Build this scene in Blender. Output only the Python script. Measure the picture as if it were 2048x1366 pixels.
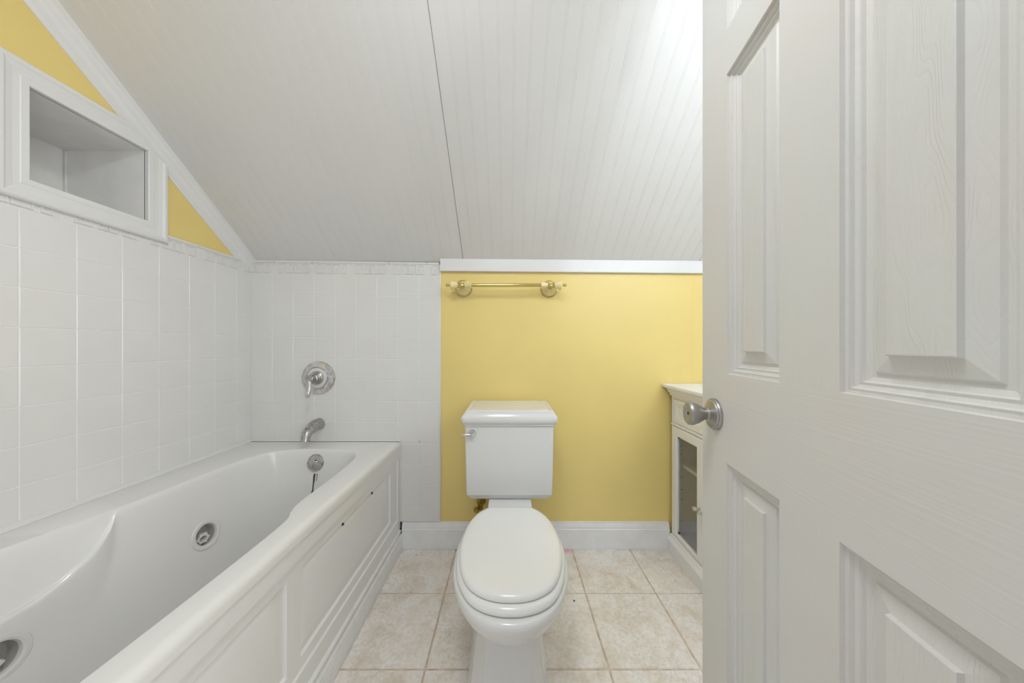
import bpy, bmesh, math, random
from mathutils import Vector, Matrix
random.seed(7)
scene = bpy.context.scene
for o in list(bpy.data.objects):
    bpy.data.objects.remove(o)
COL = scene.collection

# ------------------------------------------------------------------ camera
F = 597.0                      # focal length in pixels of the 2048 px wide frame
CH = 1.05                      # camera height
cam_d = bpy.data.cameras.new('camera')
cam_d.sensor_fit = 'HORIZONTAL'
cam_d.sensor_width = 36.0
cam_d.lens = F / 2048 * 36.0
cam_d.shift_x = (1024 - 1017) / 2048
cam_d.shift_y = -(683 - 693) / 2048
cam_d.clip_start = 0.02
cam = bpy.data.objects.new('camera', cam_d)
cam.location = (0, 0, CH)
cam.rotation_euler = (math.pi / 2, 0, 0)
COL.objects.link(cam)
scene.camera = cam

# ------------------------------------------------------------------ light and exposure
world = bpy.data.worlds.new('world')
scene.world = world
world.use_nodes = True
wn = world.node_tree.nodes
wn['Background'].inputs['Color'].default_value = (0.95, 0.975, 1.01, 1)
wn['Background'].inputs['Strength'].default_value = 0.50
scene.view_settings.view_transform = 'Standard'
scene.view_settings.look = 'None'
scene.view_settings.exposure = 0.08
scene.view_settings.gamma = 1.0
scene.view_settings.use_curve_mapping = False
BULB = 57.0                     # strength of the globes of the vanity light on the front wall
BULB_COL = (0.86, 0.925, 1.0, 1)
DOME = 22.0                    # strength of the round ceiling light over the doorway

# unseen area light added in the hall to brighten the tub side
hall = bpy.data.lights.new('hall_fill_light', 'AREA')
hall.shape = 'RECTANGLE'; hall.size = 1.0; hall.size_y = 1.5; hall.energy = 22.0; hall.color = (0.985, 0.985, 1.0)
hall_o = bpy.data.objects.new('hall_fill_light', hall)
hall_o.location = (1.35, -1.15, 1.25)
hall_o.rotation_euler = Vector((-.86, .95, -.02)).to_track_quat('-Z', 'Y').to_euler()
COL.objects.link(hall_o)

# ------------------------------------------------------------------ materials
def mat(name, col, rough=0.4, metal=0.0, coat=0.0, noise=None, bump=None, spec=0.5):
    m = bpy.data.materials.new(name)
    m.use_nodes = True
    nt = m.node_tree
    b = nt.nodes['Principled BSDF']
    b.inputs['Base Color'].default_value = (*col, 1)
    b.inputs['Roughness'].default_value = rough
    b.inputs['Metallic'].default_value = metal
    b.inputs['Coat Weight'].default_value = coat
    b.inputs['Coat Roughness'].default_value = 0.08
    b.inputs['Specular IOR Level'].default_value = spec
    tc = nt.nodes.new('ShaderNodeTexCoord')
    if noise:
        sc, amt = noise
        n = nt.nodes.new('ShaderNodeTexNoise')
        n.inputs['Scale'].default_value = sc
        n.inputs['Detail'].default_value = 4
        nt.links.new(tc.outputs['Object'], n.inputs['Vector'])
        r = nt.nodes.new('ShaderNodeValToRGB')
        r.color_ramp.elements[0].position = 0.3
        r.color_ramp.elements[1].position = 0.7
        r.color_ramp.elements[0].color = (*[c * (1 - amt) for c in col], 1)
        r.color_ramp.elements[1].color = (*[min(1, c * (1 + amt * .5)) for c in col], 1)
        nt.links.new(n.outputs['Fac'], r.inputs['Fac'])
        nt.links.new(r.outputs['Color'], b.inputs['Base Color'])
    if bump:
        sc, dist = bump
        n = nt.nodes.new('ShaderNodeTexNoise')
        n.inputs['Scale'].default_value = sc
        n.inputs['Detail'].default_value = 3
        nt.links.new(tc.outputs['Object'], n.inputs['Vector'])
        bp = nt.nodes.new('ShaderNodeBump')
        bp.inputs['Strength'].default_value = 1
        bp.inputs['Distance'].default_value = dist
        nt.links.new(n.outputs['Fac'], bp.inputs['Height'])
        nt.links.new(bp.outputs['Normal'], b.inputs['Normal'])
    return m

W = 0.80
M = {}
M['yellow'] = mat('yellow_paint', (0.85, 0.672, 0.243), 0.42, noise=(3.0, 0.03), bump=(14, 0.0012))
M['ceiling'] = mat('ceiling_paint', (0.76, 0.755, 0.735), 0.45, noise=(2.5, 0.02))
M['trim'] = mat('trim_paint', (0.78, 0.78, 0.77), 0.35, bump=(30, 0.0003))
M['whitetrim'] = mat('white_baseboard_paint', (0.87, 0.87, 0.865), 0.4, noise=(14, 0.05))
M['oldtrim'] = mat('worn_trim_paint', (0.80, 0.80, 0.775), 0.4, noise=(25, 0.06), bump=(60, 0.0005))
M['tile'] = mat('white_glazed_tile', (0.79, 0.785, 0.762), 0.16, noise=(6, 0.02), bump=(9, 0.0006))
M['grout'] = mat('white_grout', (0.85, 0.845, 0.825), 0.8)
M['gap'] = mat('dark_gap', (0.05, 0.045, 0.04), 0.9)
M['tub'] = mat('tub_acrylic', (0.79, 0.785, 0.76), 0.22, coat=0.2, noise=(4, 0.015))
M['china'] = mat('toilet_china', (0.78, 0.78, 0.765), 0.17, coat=0.15)
M['seat'] = mat('seat_enamel', (0.85, 0.85, 0.83), 0.2, coat=0.2)
M['chrome'] = mat('chrome', (0.72, 0.71, 0.69), 0.12, 1.0, noise=(60, 0.25))
M['satin'] = mat('satin_nickel', (0.45, 0.44, 0.42), 0.40, 1.0, noise=(18, 0.2))
M['dullchrome'] = mat('dull_chrome', (0.50, 0.49, 0.47), 0.30, 1.0, noise=(90, 0.35))
M['brass'] = mat('polished_brass', (0.62, 0.50, 0.19), 0.16, 1.0)
M['oldbrass'] = mat('old_brass', (0.42, 0.29, 0.07), 0.35, 1.0, noise=(80, 0.3))
M['cream'] = mat('cream_ceramic', (0.84, 0.72, 0.36), 0.12, coat=0.4)
M['cabinet'] = mat('cabinet_paint', (0.88, 0.88, 0.875), 0.5)
M['plastic'] = mat('white_plastic', (0.74, 0.73, 0.70), 0.3)
M['jetdark'] = mat('grey_plastic', (0.48, 0.475, 0.455), 0.4)
M['niche'] = mat('niche_paint', (0.88, 0.875, 0.855), 0.45, noise=(12, 0.05))
M['debris'] = mat('dark_debris', (0.06, 0.05, 0.045), 0.8)
M['stain'] = mat('rust_black_stain', (0.07, 0.06, 0.05), 0.7, noise=(200, 0.6))

g = bpy.data.materials.new('clear_glass'); g.use_nodes = True
gb = g.node_tree.nodes['Principled BSDF']
gb.inputs['Base Color'].default_value = (1, 1, 1, 1)
gb.inputs['Roughness'].default_value = 0.02
gb.inputs['Transmission Weight'].default_value = 1.0
gb.inputs['IOR'].default_value = 1.45
M['glass'] = g

e = bpy.data.materials.new('lit_globe'); e.use_nodes = True
eb = e.node_tree.nodes['Principled BSDF']
eb.inputs['Base Color'].default_value = (0.9, 0.9, 0.9, 1)
eb.inputs['Emission Color'].default_value = BULB_COL
eb.inputs['Emission Strength'].default_value = BULB
M['bulb'] = e
e = bpy.data.materials.new('lit_ceiling_shade'); e.use_nodes = True
eb = e.node_tree.nodes['Principled BSDF']
eb.inputs['Base Color'].default_value = (0.9, 0.9, 0.9, 1)
eb.inputs['Emission Color'].default_value = (0.96, 0.985, 1.0, 1)
eb.inputs['Emission Strength'].default_value = DOME
M['shade'] = e

def wood_paint(name, mode):
    """painted door skin with embossed wood grain; object space x = width, z = height"""
    m = bpy.data.materials.new(name); m.use_nodes = True
    nt = m.node_tree; b = nt.nodes['Principled BSDF']
    b.inputs['Base Color'].default_value = (0.73, 0.725, 0.695, 1)
    b.inputs['Roughness'].default_value = 0.42
    tc = nt.nodes.new('ShaderNodeTexCoord')
    mp = nt.nodes.new('ShaderNodeMapping')
    nt.links.new(tc.outputs['Object'], mp.inputs['Vector'])
    bp = nt.nodes.new('ShaderNodeBump')
    bp.inputs['Strength'].default_value = 1.0
    if mode in 'vh':
        s = (260, 260, 4.5) if mode == 'v' else (4.5, 260, 260)
        mp.inputs['Scale'].default_value = s
        n = nt.nodes.new('ShaderNodeTexNoise')
        n.inputs['Scale'].default_value = 1.0
        n.inputs['Detail'].default_value = 3
        nt.links.new(mp.outputs['Vector'], n.inputs['Vector'])
        nt.links.new(n.outputs['Fac'], bp.inputs['Height'])
        bp.inputs['Distance'].default_value = 0.0003
    else:
        mp.inputs['Scale'].default_value = (15.0, 1.0, 2.6)
        mp.inputs['Location'].default_value = (0.3, 0, 0.2)
        n = nt.nodes.new('ShaderNodeTexNoise')
        n.inputs['Scale'].default_value = 1.3
        n.inputs['Detail'].default_value = 2
        n.inputs['Roughness'].default_value = 0.6
        nt.links.new(mp.outputs['Vector'], n.inputs['Vector'])
        mm = nt.nodes.new('ShaderNodeMath'); mm.operation = 'MULTIPLY'; mm.inputs[1].default_value = 30
        nt.links.new(n.outputs['Fac'], mm.inputs[0])
        fr = nt.nodes.new('ShaderNodeMath'); fr.operation = 'FRACT'
        nt.links.new(mm.outputs[0], fr.inputs[0])
        pw = nt.nodes.new('ShaderNodeMath'); pw.operation = 'POWER'; pw.inputs[1].default_value = 6
        nt.links.new(fr.outputs[0], pw.inputs[0])
        n2 = nt.nodes.new('ShaderNodeTexNoise'); n2.inputs['Scale'].default_value = 1
        mp2 = nt.nodes.new('ShaderNodeMapping'); mp2.inputs['Scale'].default_value = (300, 300, 10)
        nt.links.new(tc.outputs['Object'], mp2.inputs['Vector'])
        nt.links.new(mp2.outputs['Vector'], n2.inputs['Vector'])
        ad = nt.nodes.new('ShaderNodeMath'); ad.operation = 'MULTIPLY_ADD'; ad.inputs[1].default_value = 0.9
        nt.links.new(n2.outputs['Fac'], ad.inputs[0]); nt.links.new(pw.outputs[0], ad.inputs[2])
        inv = nt.nodes.new('ShaderNodeMath'); inv.operation = 'SUBTRACT'; inv.inputs[0].default_value = 1
        nt.links.new(ad.outputs[0], inv.inputs[1])
        nt.links.new(inv.outputs[0], bp.inputs['Height'])
        bp.inputs['Distance'].default_value = 0.00018
    if mode == 'h': bp.inputs['Distance'].default_value = 0.00024
    nt.links.new(bp.outputs['Normal'], b.inputs['Normal'])
    # faint blotches of the hand brushed paint
    n3 = nt.nodes.new('ShaderNodeTexNoise'); n3.inputs['Scale'].default_value = 5
    nt.links.new(tc.outputs['Object'], n3.inputs['Vector'])
    r = nt.nodes.new('ShaderNodeValToRGB')
    r.color_ramp.elements[0].position = .35; r.color_ramp.elements[1].position = .65
    r.color_ramp.elements[0].color = (0.735, 0.715, 0.685, 1)
    r.color_ramp.elements[1].color = (0.725, 0.735, 0.71, 1)
    nt.links.new(n3.outputs['Fac'], r.inputs['Fac'])
    nt.links.new(r.outputs['Color'], b.inputs['Base Color'])
    return m
M['door_v'] = wood_paint('door_paint_upright_grain', 'v')
M['door_h'] = wood_paint('door_paint_level_grain', 'h')
M['door_p'] = wood_paint('door_paint_cathedral_grain', 'p')

def floor_material():
    m = bpy.data.materials.new('stone_look_floor_tile'); m.use_nodes = True
    nt = m.node_tree; b = nt.nodes['Principled BSDF']
    L = nt.links.new
    tc = nt.nodes.new('ShaderNodeTexCoord')
    geo = nt.nodes.new('ShaderNodeNewGeometry')
    n = nt.nodes.new('ShaderNodeTexNoise'); n.inputs['Scale'].default_value = 10; n.inputs['Detail'].default_value = 10; n.inputs['Roughness'].default_value = .68; n.inputs['Distortion'].default_value = .6
    L(tc.outputs['Object'], n.inputs['Vector'])
    r = nt.nodes.new('ShaderNodeValToRGB')
    el = r.color_ramp.elements
    el[0].position = .33; el[0].color = (0.73, 0.645, 0.54, 1)
    el[1].position = .68; el[1].color = (0.95, 0.93, 0.90, 1)
    x = el.new(.5); x.color = (0.88, 0.83, 0.77, 1)
    L(n.outputs['Fac'], r.inputs['Fac'])
    # thin dark veins, broken up
    n2 = nt.nodes.new('ShaderNodeTexNoise'); n2.inputs['Scale'].default_value = 30; n2.inputs['Detail'].default_value = 7; n2.inputs['Roughness'].default_value = .7; n2.inputs['Distortion'].default_value = 1.2
    L(tc.outputs['Object'], n2.inputs['Vector'])
    a = nt.nodes.new('ShaderNodeMath'); a.operation = 'SUBTRACT'; a.inputs[1].default_value = .5
    L(n2.outputs['Fac'], a.inputs[0])
    ab = nt.nodes.new('ShaderNodeMath'); ab.operation = 'ABSOLUTE'; L(a.outputs[0], ab.inputs[0])
    r2 = nt.nodes.new('ShaderNodeValToRGB')
    r2.color_ramp.elements[0].position = 0; r2.color_ramp.elements[0].color = (1, 1, 1, 1)
    r2.color_ramp.elements[1].position = .022; r2.color_ramp.elements[1].color = (0, 0, 0, 1)
    L(ab.outputs[0], r2.inputs['Fac'])
    n3 = nt.nodes.new('ShaderNodeTexNoise'); n3.inputs['Scale'].default_value = 5; n3.inputs['Detail'].default_value = 3
    L(tc.outputs['Object'], n3.inputs['Vector'])
    r3 = nt.nodes.new('ShaderNodeValToRGB'); r3.color_ramp.elements[0].position = .45; r3.color_ramp.elements[1].position = .6
    L(n3.outputs['Fac'], r3.inputs['Fac'])
    mu = nt.nodes.new('ShaderNodeMath'); mu.operation = 'MULTIPLY'
    L(r2.outputs['Color'], mu.inputs[0]); L(r3.outputs['Color'], mu.inputs[1])
    mu2 = nt.nodes.new('ShaderNodeMath'); mu2.operation = 'MULTIPLY'; mu2.inputs[1].default_value = .45
    L(mu.outputs[0], mu2.inputs[0])
    mix = nt.nodes.new('ShaderNodeMix'); mix.data_type = 'RGBA'
    L(mu2.outputs[0], mix.inputs[0]); L(r.outputs['Color'], mix.inputs[6]); mix.inputs[7].default_value = (0.33, 0.28, 0.24, 1)
    nf = nt.nodes.new('ShaderNodeTexNoise'); nf.inputs['Scale'].default_value = 75; nf.inputs['Detail'].default_value = 6; nf.inputs['Roughness'].default_value = .75
    L(tc.outputs['Object'], nf.inputs['Vector'])
    rf = nt.nodes.new('ShaderNodeValToRGB')
    rf.color_ramp.elements[0].position = .34; rf.color_ramp.elements[0].color = (.85, .83, .81, 1)
    rf.color_ramp.elements[1].position = .56; rf.color_ramp.elements[1].color = (1, 1, 1, 1)
    L(nf.outputs['Fac'], rf.inputs['Fac'])
    mf = nt.nodes.new('ShaderNodeMix'); mf.data_type = 'RGBA'; mf.blend_type = 'MULTIPLY'; mf.inputs[0].default_value = 1
    L(mix.outputs[2], mf.inputs[6]); L(rf.outputs['Color'], mf.inputs[7])
    mix = mf
    # pink spill beside the baseboard, behind the toilet
    sub = nt.nodes.new('ShaderNodeVectorMath'); sub.operation = 'DISTANCE'; sub.inputs[1].default_value = (0.300, 1.545, 0)
    L(geo.outputs['Position'], sub.inputs[0])
    n4 = nt.nodes.new('ShaderNodeTexNoise'); n4.inputs['Scale'].default_value = 60
    L(tc.outputs['Object'], n4.inputs['Vector'])
    ma = nt.nodes.new('ShaderNodeMath'); ma.operation = 'MULTIPLY_ADD'; ma.inputs[1].default_value = .05
    L(n4.outputs['Fac'], ma.inputs[0]); L(sub.outputs['Value'], ma.inputs[2])
    r4 = nt.nodes.new('ShaderNodeValToRGB')
    r4.color_ramp.elements[0].position = .035; r4.color_ramp.elements[0].color = (.6, .6, .6, 1)
    r4.color_ramp.elements[1].position = .065; r4.color_ramp.elements[1].color = (0, 0, 0, 1)
    L(ma.outputs[0], r4.inputs['Fac'])
    mx2 = nt.nodes.new('ShaderNodeMix'); mx2.data_type = 'RGBA'
    L(r4.outputs['Color'], mx2.inputs[0]); L(mix.outputs[2], mx2.inputs[6]); mx2.inputs[7].default_value = (0.85, 0.25, 0.42, 1)
    L(mx2.outputs[2], b.inputs['Base Color'])
    b.inputs['Roughness'].default_value = .38
    bp = nt.nodes.new('ShaderNodeBump'); bp.inputs['Distance'].default_value = .0012
    L(n.outputs['Fac'], bp.inputs['Height']); L(bp.outputs['Normal'], b.inputs['Normal'])
    return m
M['floor'] = floor_material()
M['floorgrout'] = mat('tan_floor_grout', (0.68, 0.55, 0.42), 0.85, noise=(30, 0.35))

# ------------------------------------------------------------------ helpers
class MB:
    def __init__(s):
        s.v = []; s.f = []; s.mi = []
    def add(s, pts, faces, mi=0):
        k = len(s.v)
        s.v += [tuple(p) for p in pts]
        s.f += [tuple(k + i for i in f) for f in faces]
        s.mi += [mi] * len(faces)
    def box(s, x0, x1, y0, y1, z0, z1, mi=0, bev=0.0):
        if bev > 0:
            bm = bmesh.new()
            bmesh.ops.create_cube(bm, size=1)
            for v in bm.verts:
                v.co = Vector(((x0 + x1) / 2 + v.co.x * (x1 - x0), (y0 + y1) / 2 + v.co.y * (y1 - y0), (z0 + z1) / 2 + v.co.z * (z1 - z0)))
            bmesh.ops.bevel(bm, geom=bm.edges[:], offset=bev, segments=2, affect='EDGES', profile=0.5)
            s.bm(bm, mi); bm.free(); return
        s.add([(x0, y0, z0), (x1, y0, z0), (x1, y1, z0), (x0, y1, z0), (x0, y0, z1), (x1, y0, z1), (x1, y1, z1), (x0, y1, z1)],
              [(0, 3, 2, 1), (4, 5, 6, 7), (0, 1, 5, 4), (1, 2, 6, 5), (2, 3, 7, 6), (3, 0, 4, 7)], mi)
    def bm(s, bm, mi=0):
        bm.verts.index_update()
        s.add([v.co.copy() for v in bm.verts], [[v.index for v in f.verts] for f in bm.faces], mi)
    def rings(s, rs, cap0=False, cap1=False, mi=0, closed=True):
        n = len(rs[0]); pts = [p for r in rs for p in r]; fs = []
        for i in range(len(rs) - 1):
            for j in range(n if closed else n - 1):
                a = i * n + j; b = i * n + (j + 1) % n
                fs.append((a, b, b + n, a + n))
        if cap0: fs.append(tuple(reversed(range(n))))
        if cap1: fs.append(tuple(range((len(rs) - 1) * n, len(rs) * n)))
        s.add(pts, fs, mi)
    def nested(s, rects, to3, mi=0, cap=True):
        """rects = [(u0,u1,v0,v1,d)...]; to3(u,v,d) maps to space"""
        rs = [[to3(u0, v0, d), to3(u1, v0, d), to3(u1, v1, d), to3(u0, v1, d)] for (u0, u1, v0, v1, d) in rects]
        s.rings(rs, cap1=cap, mi=mi)
    def tube(s, path, radii, n=16, mi=0, cap=True, squash=None):
        path = [Vector(p) for p in path]; rs = []
        if not hasattr(radii, '__len__'): radii = [radii] * len(path)
        up = None
        for i, p in enumerate(path):
            t = (path[min(i + 1, len(path) - 1)] - path[max(i - 1, 0)]).normalized()
            if up is None:
                up = Vector((0, 0, 1)) if abs(t.z) < .9 else Vector((0, 1, 0))
            a = t.cross(up).normalized(); b = a.cross(t).normalized(); up = b
            sq = squash or 1
            rs.append([p + (a * math.cos(2 * math.pi * j / n) + b * sq * math.sin(2 * math.pi * j / n)) * radii[i] for j in range(n)])
        s.rings(rs, cap, cap, mi)
    def lathe(s, prof, origin, axis, n=32, mi=0, cap=True):
        """prof = [(radius, distance along axis)]"""
        axis = Vector(axis).normalized(); o = Vector(origin)
        ref = Vector((0, 0, 1)) if abs(axis.z) < .9 else Vector((1, 0, 0))
        a = axis.cross(ref).normalized(); b = axis.cross(a).normalized()
        rs = [[o + axis * d + (a * math.cos(2 * math.pi * j / n) + b * math.sin(2 * math.pi * j / n)) * max(r, 1e-5) for j in range(n)] for r, d in prof]
        s.rings(rs, cap, cap, mi)
    def build(s, name, mats, parent=None, smooth=None, origin=None):
        me = bpy.data.meshes.new(name)
        o3 = Vector(origin) if origin is not None else Vector((0, 0, 0))
        me.from_pydata([tuple(Vector(p) - o3) for p in s.v], [], s.f)
        if not isinstance(mats, (list, tuple)): mats = [mats]
        for m in mats: me.materials.append(m)
        for p, i in zip(me.polygons, s.mi): p.material_index = i
        bm = bmesh.new(); bm.from_mesh(me)
        bmesh.ops.remove_doubles(bm, verts=bm.verts, dist=2e-6)
        bmesh.ops.recalc_face_normals(bm, faces=bm.faces)
        bm.to_mesh(me); bm.free()
        if smooth:
            for p in me.polygons: p.use_smooth = True
            me.set_sharp_from_angle(angle=math.radians(smooth))
        o = bpy.data.objects.new(name, me)
        COL.objects.link(o)
        o.location = o3
        if parent is not None:
            o.parent = parent
            if parent.type == 'EMPTY' or parent.location.length:
                o.matrix_parent_inverse = Matrix.Translation(parent.location).inverted()
        return o

def thing(name, label, cat, loc=(0, 0, 0), group=None):
    o = bpy.data.objects.new(name, None); COL.objects.link(o)
    o.location = loc; o.empty_display_size = .05
    o['label'] = label; o['category'] = cat
    if group: o['group'] = group
    return o

def struct(o, label, cat):
    o['kind'] = 'structure'; o['label'] = label; o['category'] = cat
    return o

def rrect(cx, cy, hw, hd, r, z, k=5):
    """rounded rectangle ring in plan"""
    out = []
    for (sx, sy, a0) in ((1, 1, 0), (-1, 1, 90), (-1, -1, 180), (1, -1, 270)):
        for i in range(k + 1):
            a = math.radians(a0 + 90 * i / k)
            out.append(Vector((cx + sx * (hw - r) + r * math.cos(a), cy + sy * (hd - r) + r * math.sin(a), z)))
    return out

def smoothclosed(pts, m):
    """closed Catmull-Rom through pts, m samples each"""
    out = []; n = len(pts)
    P = [Vector((p[0], p[1], 0)) for p in pts]
    for i in range(n):
        p0, p1, p2, p3 = P[i - 1], P[i], P[(i + 1) % n], P[(i + 2) % n]
        for j in range(m):
            t = j / m
            out.append(.5 * ((2 * p1) + (p2 - p0) * t + (2 * p0 - 5 * p1 + 4 * p2 - p3) * t * t + (3 * p1 - p0 - 3 * p2 + p3) * t ** 3))
    return out

# ------------------------------------------------------------------ room numbers
XL, XR = -1.351, 1.42          # left and right wall
YB, YF = 1.56, 0.08            # back wall and front wall
ZK, SL = 1.497, 0.816          # height of the slope at the back wall, its rise per metre
TILT = 0.0088                  # the ceiling sinks a little towards the right
def zc(x, y): return ZK + (YB - y) * SL - TILT * (x - XL)
YTOP = 0.70
ZTOP = zc(XL, YTOP)

# floor ------------------------------------------------------------
m = MB()
m.box(XL - .1, XR + .1, -.9, YB + .1, -.06, -.003, 1)
px, py, gw = .2993, .2996, .0027
gx0, gy0 = -.271, 1.2715
b = .0015
for i in range(-5, 7):
    for j in range(-8, 2):
        x0, x1 = gx0 + i * px + gw, gx0 + (i + 1) * px - gw
        y0, y1 = gy0 + j * py + gw, gy0 + (j + 1) * py - gw
        x0 = max(x0, XL); x1 = min(x1, XR); y1 = min(y1, YB)
        if x1 - x0 < .01 or y1 - y0 < .01: continue
        m.rings([[(x0, y0, -.003), (x1, y0, -.003), (x1, y1, -.003), (x0, y1, -.003)],
                 [(x0 + b, y0 + b, 0), (x1 - b, y0 + b, 0), (x1 - b, y1 - b, 0), (x0 + b, y1 - b, 0)]], cap1=True, mi=0)
struct(m.build('floor', [M['floor'], M['floorgrout']]), 'beige and pale grey stone-look tile floor with tan grout', 'floor')

# back wall ----------------------------------------------------------
m = MB(); m.box(XL - .3, XR + .1, YB, YB + .1, -.06, 1.60)
m.box(.9565, .9585, YB - .0006, YB, .86, 1.42)        # fine seam in the plaster
wall_back = struct(m.build('wall_back', M['yellow']), 'yellow painted low knee wall behind the toilet', 'wall')

# left wall with the niche opening (solid pieces round the hole) --------
NY0, NY1, NZ0, NZ1, ND = .832, 1.106, 1.515, 1.775, .292
m = MB()
t = .1
def lw(y0, y1, z0, z1): m.box(XL - t, XL, y0, y1, z0, z1)
E = .0085
lw(YF, YB, -.06, NZ0 - E); lw(YF, NY0 - E, NZ0 - E, NZ1 + E); lw(NY1 + E, YB, NZ0 - E, NZ1 + E); lw(YF, YB, NZ1 + E, ZTOP + .1)
wall_left = struct(m.build('wall_left', M['yellow']), 'yellow painted wall above the tub, cut by the sloping ceiling', 'wall')

# right wall, front wall right of the door ------------------------------
m = MB(); m.box(XR, XR + .1, -.05, YB, -.06, ZTOP + .1)
struct(m.build('wall_right', M['trim']), 'white painted wall hidden behind the open door', 'wall')
m = MB(); m.box(.39, XR + .1, -.05, YF, -.06, ZTOP + .1)
m.box(.34, .39, -.06, YF + .015, -.0, 2.12, 1)
struct(m.build('wall_front', [M['trim'], M['trim']]), 'white wall the open door is hinged to', 'wall')

# ceiling: beaded boards running down the slope ----------------------------
PIT = .0508
J0 = -.235
prof = []
x = XL - .02
first = J0 - math.ceil((J0 - XL) / PIT) * PIT
k = 0
xs = []
while True:
    gxx = first + k * PIT
    if gxx > XR + .05: break
    xs.append(gxx); k += 1
joints = [J0, J0 + 1.219]
for gxx in xs:
    dj = min(abs(gxx - j) for j in joints)
    if dj < PIT * .3:
        prof += [(gxx - .0016, 0), (gxx - .001, .006), (gxx + .001, .006), (gxx + .0016, 0)]
    else:
        prof += [(gxx - .0042, 0), (gxx - .0034, .0008), (gxx - .0026, 0), (gxx, -.0001), (gxx + .0026, 0), (gxx + .0034, .0008), (gxx + .0042, 0)]
prof = [(XL - .05, 0)] + prof + [(XR + .05, 0)]
m = MB()
ny, nz = SL / math.hypot(1, SL), 1 / math.hypot(1, SL)      # upward normal of the slope
def cpt(x, y, d, e=0):
    return (x, y + ny * d, zc(x, y) + nz * d + e)
rows = [(YB + .03, 0), (YTOP, 0)]
rs = [[cpt(x, y, d) for (x, d) in prof] for (y, _) in rows]
rs.append([(x, -.2, zc(x, YTOP) + d) for (x, d) in prof])
m.rings(rs, closed=False)
m.rings([[cpt(x, YB + .03, .05) for (x, d) in (prof[0], prof[-1])], [cpt(x, YTOP, .05) for (x, d) in (prof[0], prof[-1])],
         [(x, -.2, zc(x, YTOP) + .05) for (x, d) in (prof[0], prof[-1])]], closed=False)
struct(m.build('ceiling', M['ceiling']), 'white beaded board ceiling sloping down to the back wall', 'ceiling')

# white trim board over the yellow wall -----------------------------------
m = MB()
x0, x1 = -.353, XR
def tb(x): return zc(x, YB) - .001
y0 = YB - .02
pts = []
for x in (x0, x1):
    zt = tb(x); zb = 1.440 - TILT * (x - x0)
    pts.append([(x, YB, zt), (x, y0, zt + .02 * SL), (x, y0, zb + .002), (x, y0 + .002, zb), (x, YB, zb)])
m.rings(pts, True, True)
struct(m.build('trim_1', M['trim']), 'flat white board between the sloping ceiling and the yellow back wall', 'trim')

# cove moulding between the left wall and the slope ---------------------------
m = MB()
cs = [(0.0, -.080), (.004, -.080), (.006, -.072), (.010, -.066), (.012, -.050), (.018, -.034), (.026, -.024), (.030, -.016), (.030, -.011), (.036, -.006), (.038, .006), (0, .006)]
rs = []
for y in (YB, YTOP - .02):
    rs.append([(XL + u, y, zc(XL, y) + v * 1.02) for (u, v) in cs])
m.rings(rs, True, True)
struct(m.build('trim_2', M['trim'], smooth=12), 'white moulding running up the slope on the left wall', 'trim')

# baseboard at the back --------------------------------------------------------
def base_profile(h, t):
    return [(0, 0), (t, 0), (t, h * .74), (t * .80, h * .76), (t * .80, h * .80), (t * .72, h * .86), (t * .45, h * .93), (t * .40, h * .96), (t * .40, h), (0, h)]
m = MB()
rs = [[(x, YB - u, v + .001) for (u, v) in base_profile(.136, .016)] for x in (-.553, .835)]
m.rings(rs, True, True)
struct(m.build('baseboard_back', M['whitetrim'], smooth=30), 'white moulded baseboard along the yellow back wall', 'baseboard')

# ------------------------------------------------------------------ wall tile
def tile_field(m, rects, to3, gap=.0008, rnd=True, th=.006):
    for (u0, u1, v0, v1) in rects:
        if u1 - u0 < .006 or v1 - v0 < .006: continue
        a, bb = gap, gap + .0016
        jt = [random.uniform(-.00025, .00025) for _ in range(4)] if rnd else [0] * 4
        r0 = [to3(u0 + a, v0 + a, 0), to3(u1 - a, v0 + a, 0), to3(u1 - a, v1 - a, 0), to3(u0 + a, v1 - a, 0)]
        r1 = [to3(u0 + a, v0 + a, th - .0012), to3(u1 - a, v0 + a, th - .0012), to3(u1 - a, v1 - a, th - .0012), to3(u0 + a, v1 - a, th - .0012)]
        r2 = [to3(u0 + bb, v0 + bb, th + jt[0]), to3(u1 - bb, v0 + bb, th + jt[1]), to3(u1 - bb, v1 - bb, th + jt[2]), to3(u0 + bb, v1 - bb, th + jt[3])]
        m.rings([r0, r1, r2], cap1=True)

PT = .1092
ZT = 1.430
# back tiles
def back3(u, v, d): return (u, YB - d - .002, v - .0125 * (u - XL) if v > .2 else v)
m = MB()
gx = [-1.227 + k * .1090 for k in range(0, 9)]
cols = [(XL + .006, gx[0])] + [(gx[i], gx[i + 1]) for i in range(8)]
cols[-1] = (cols[-1][0], -.359)
rects = []
for (u0, u1) in cols:
    for r in range(13):
        v1 = ZT - r * PT; v0 = v1 - PT
        if v0 < .13: v0 = .139
        a0 = u0
        if v1 < .60:
            if u1 < -.556: continue
            a0 = max(u0, -.5565)
        if v1 - v0 > .02: rects.append((a0, u1, v0, v1))
tile_field(m, rects, back3)
pt = m.build('tile_surround', [M['tile']], wall_back)
m = MB()
m.box(XL, -.359, YB - .0070, YB - .0001, .55, 1.474)
m.box(-.60, -.359, YB - .0070, YB - .0001, .139, .56)
# rounded tile edge next to the yellow paint
m.rings([[(x, y, z) for (x, y) in ((-.3595, YB), (-.3595, YB - .0085), (-.357, YB - .0085), (-.3535, YB - .006), (-.3525, YB - .0001))] for z in (.139, 1.475)], True, True, mi=1)
m.build('tile_grout', [M['grout'], M['tile']], wall_back)
m = MB(); m.box(XL, -.3525, YB - .0030, YB - .0001, 1.47, 1.505)
m.box(-.60, -.545, YB - .0025, YB - .0001, .0, .1385)
m.build('dark_gap', M['gap'], wall_back)

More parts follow.
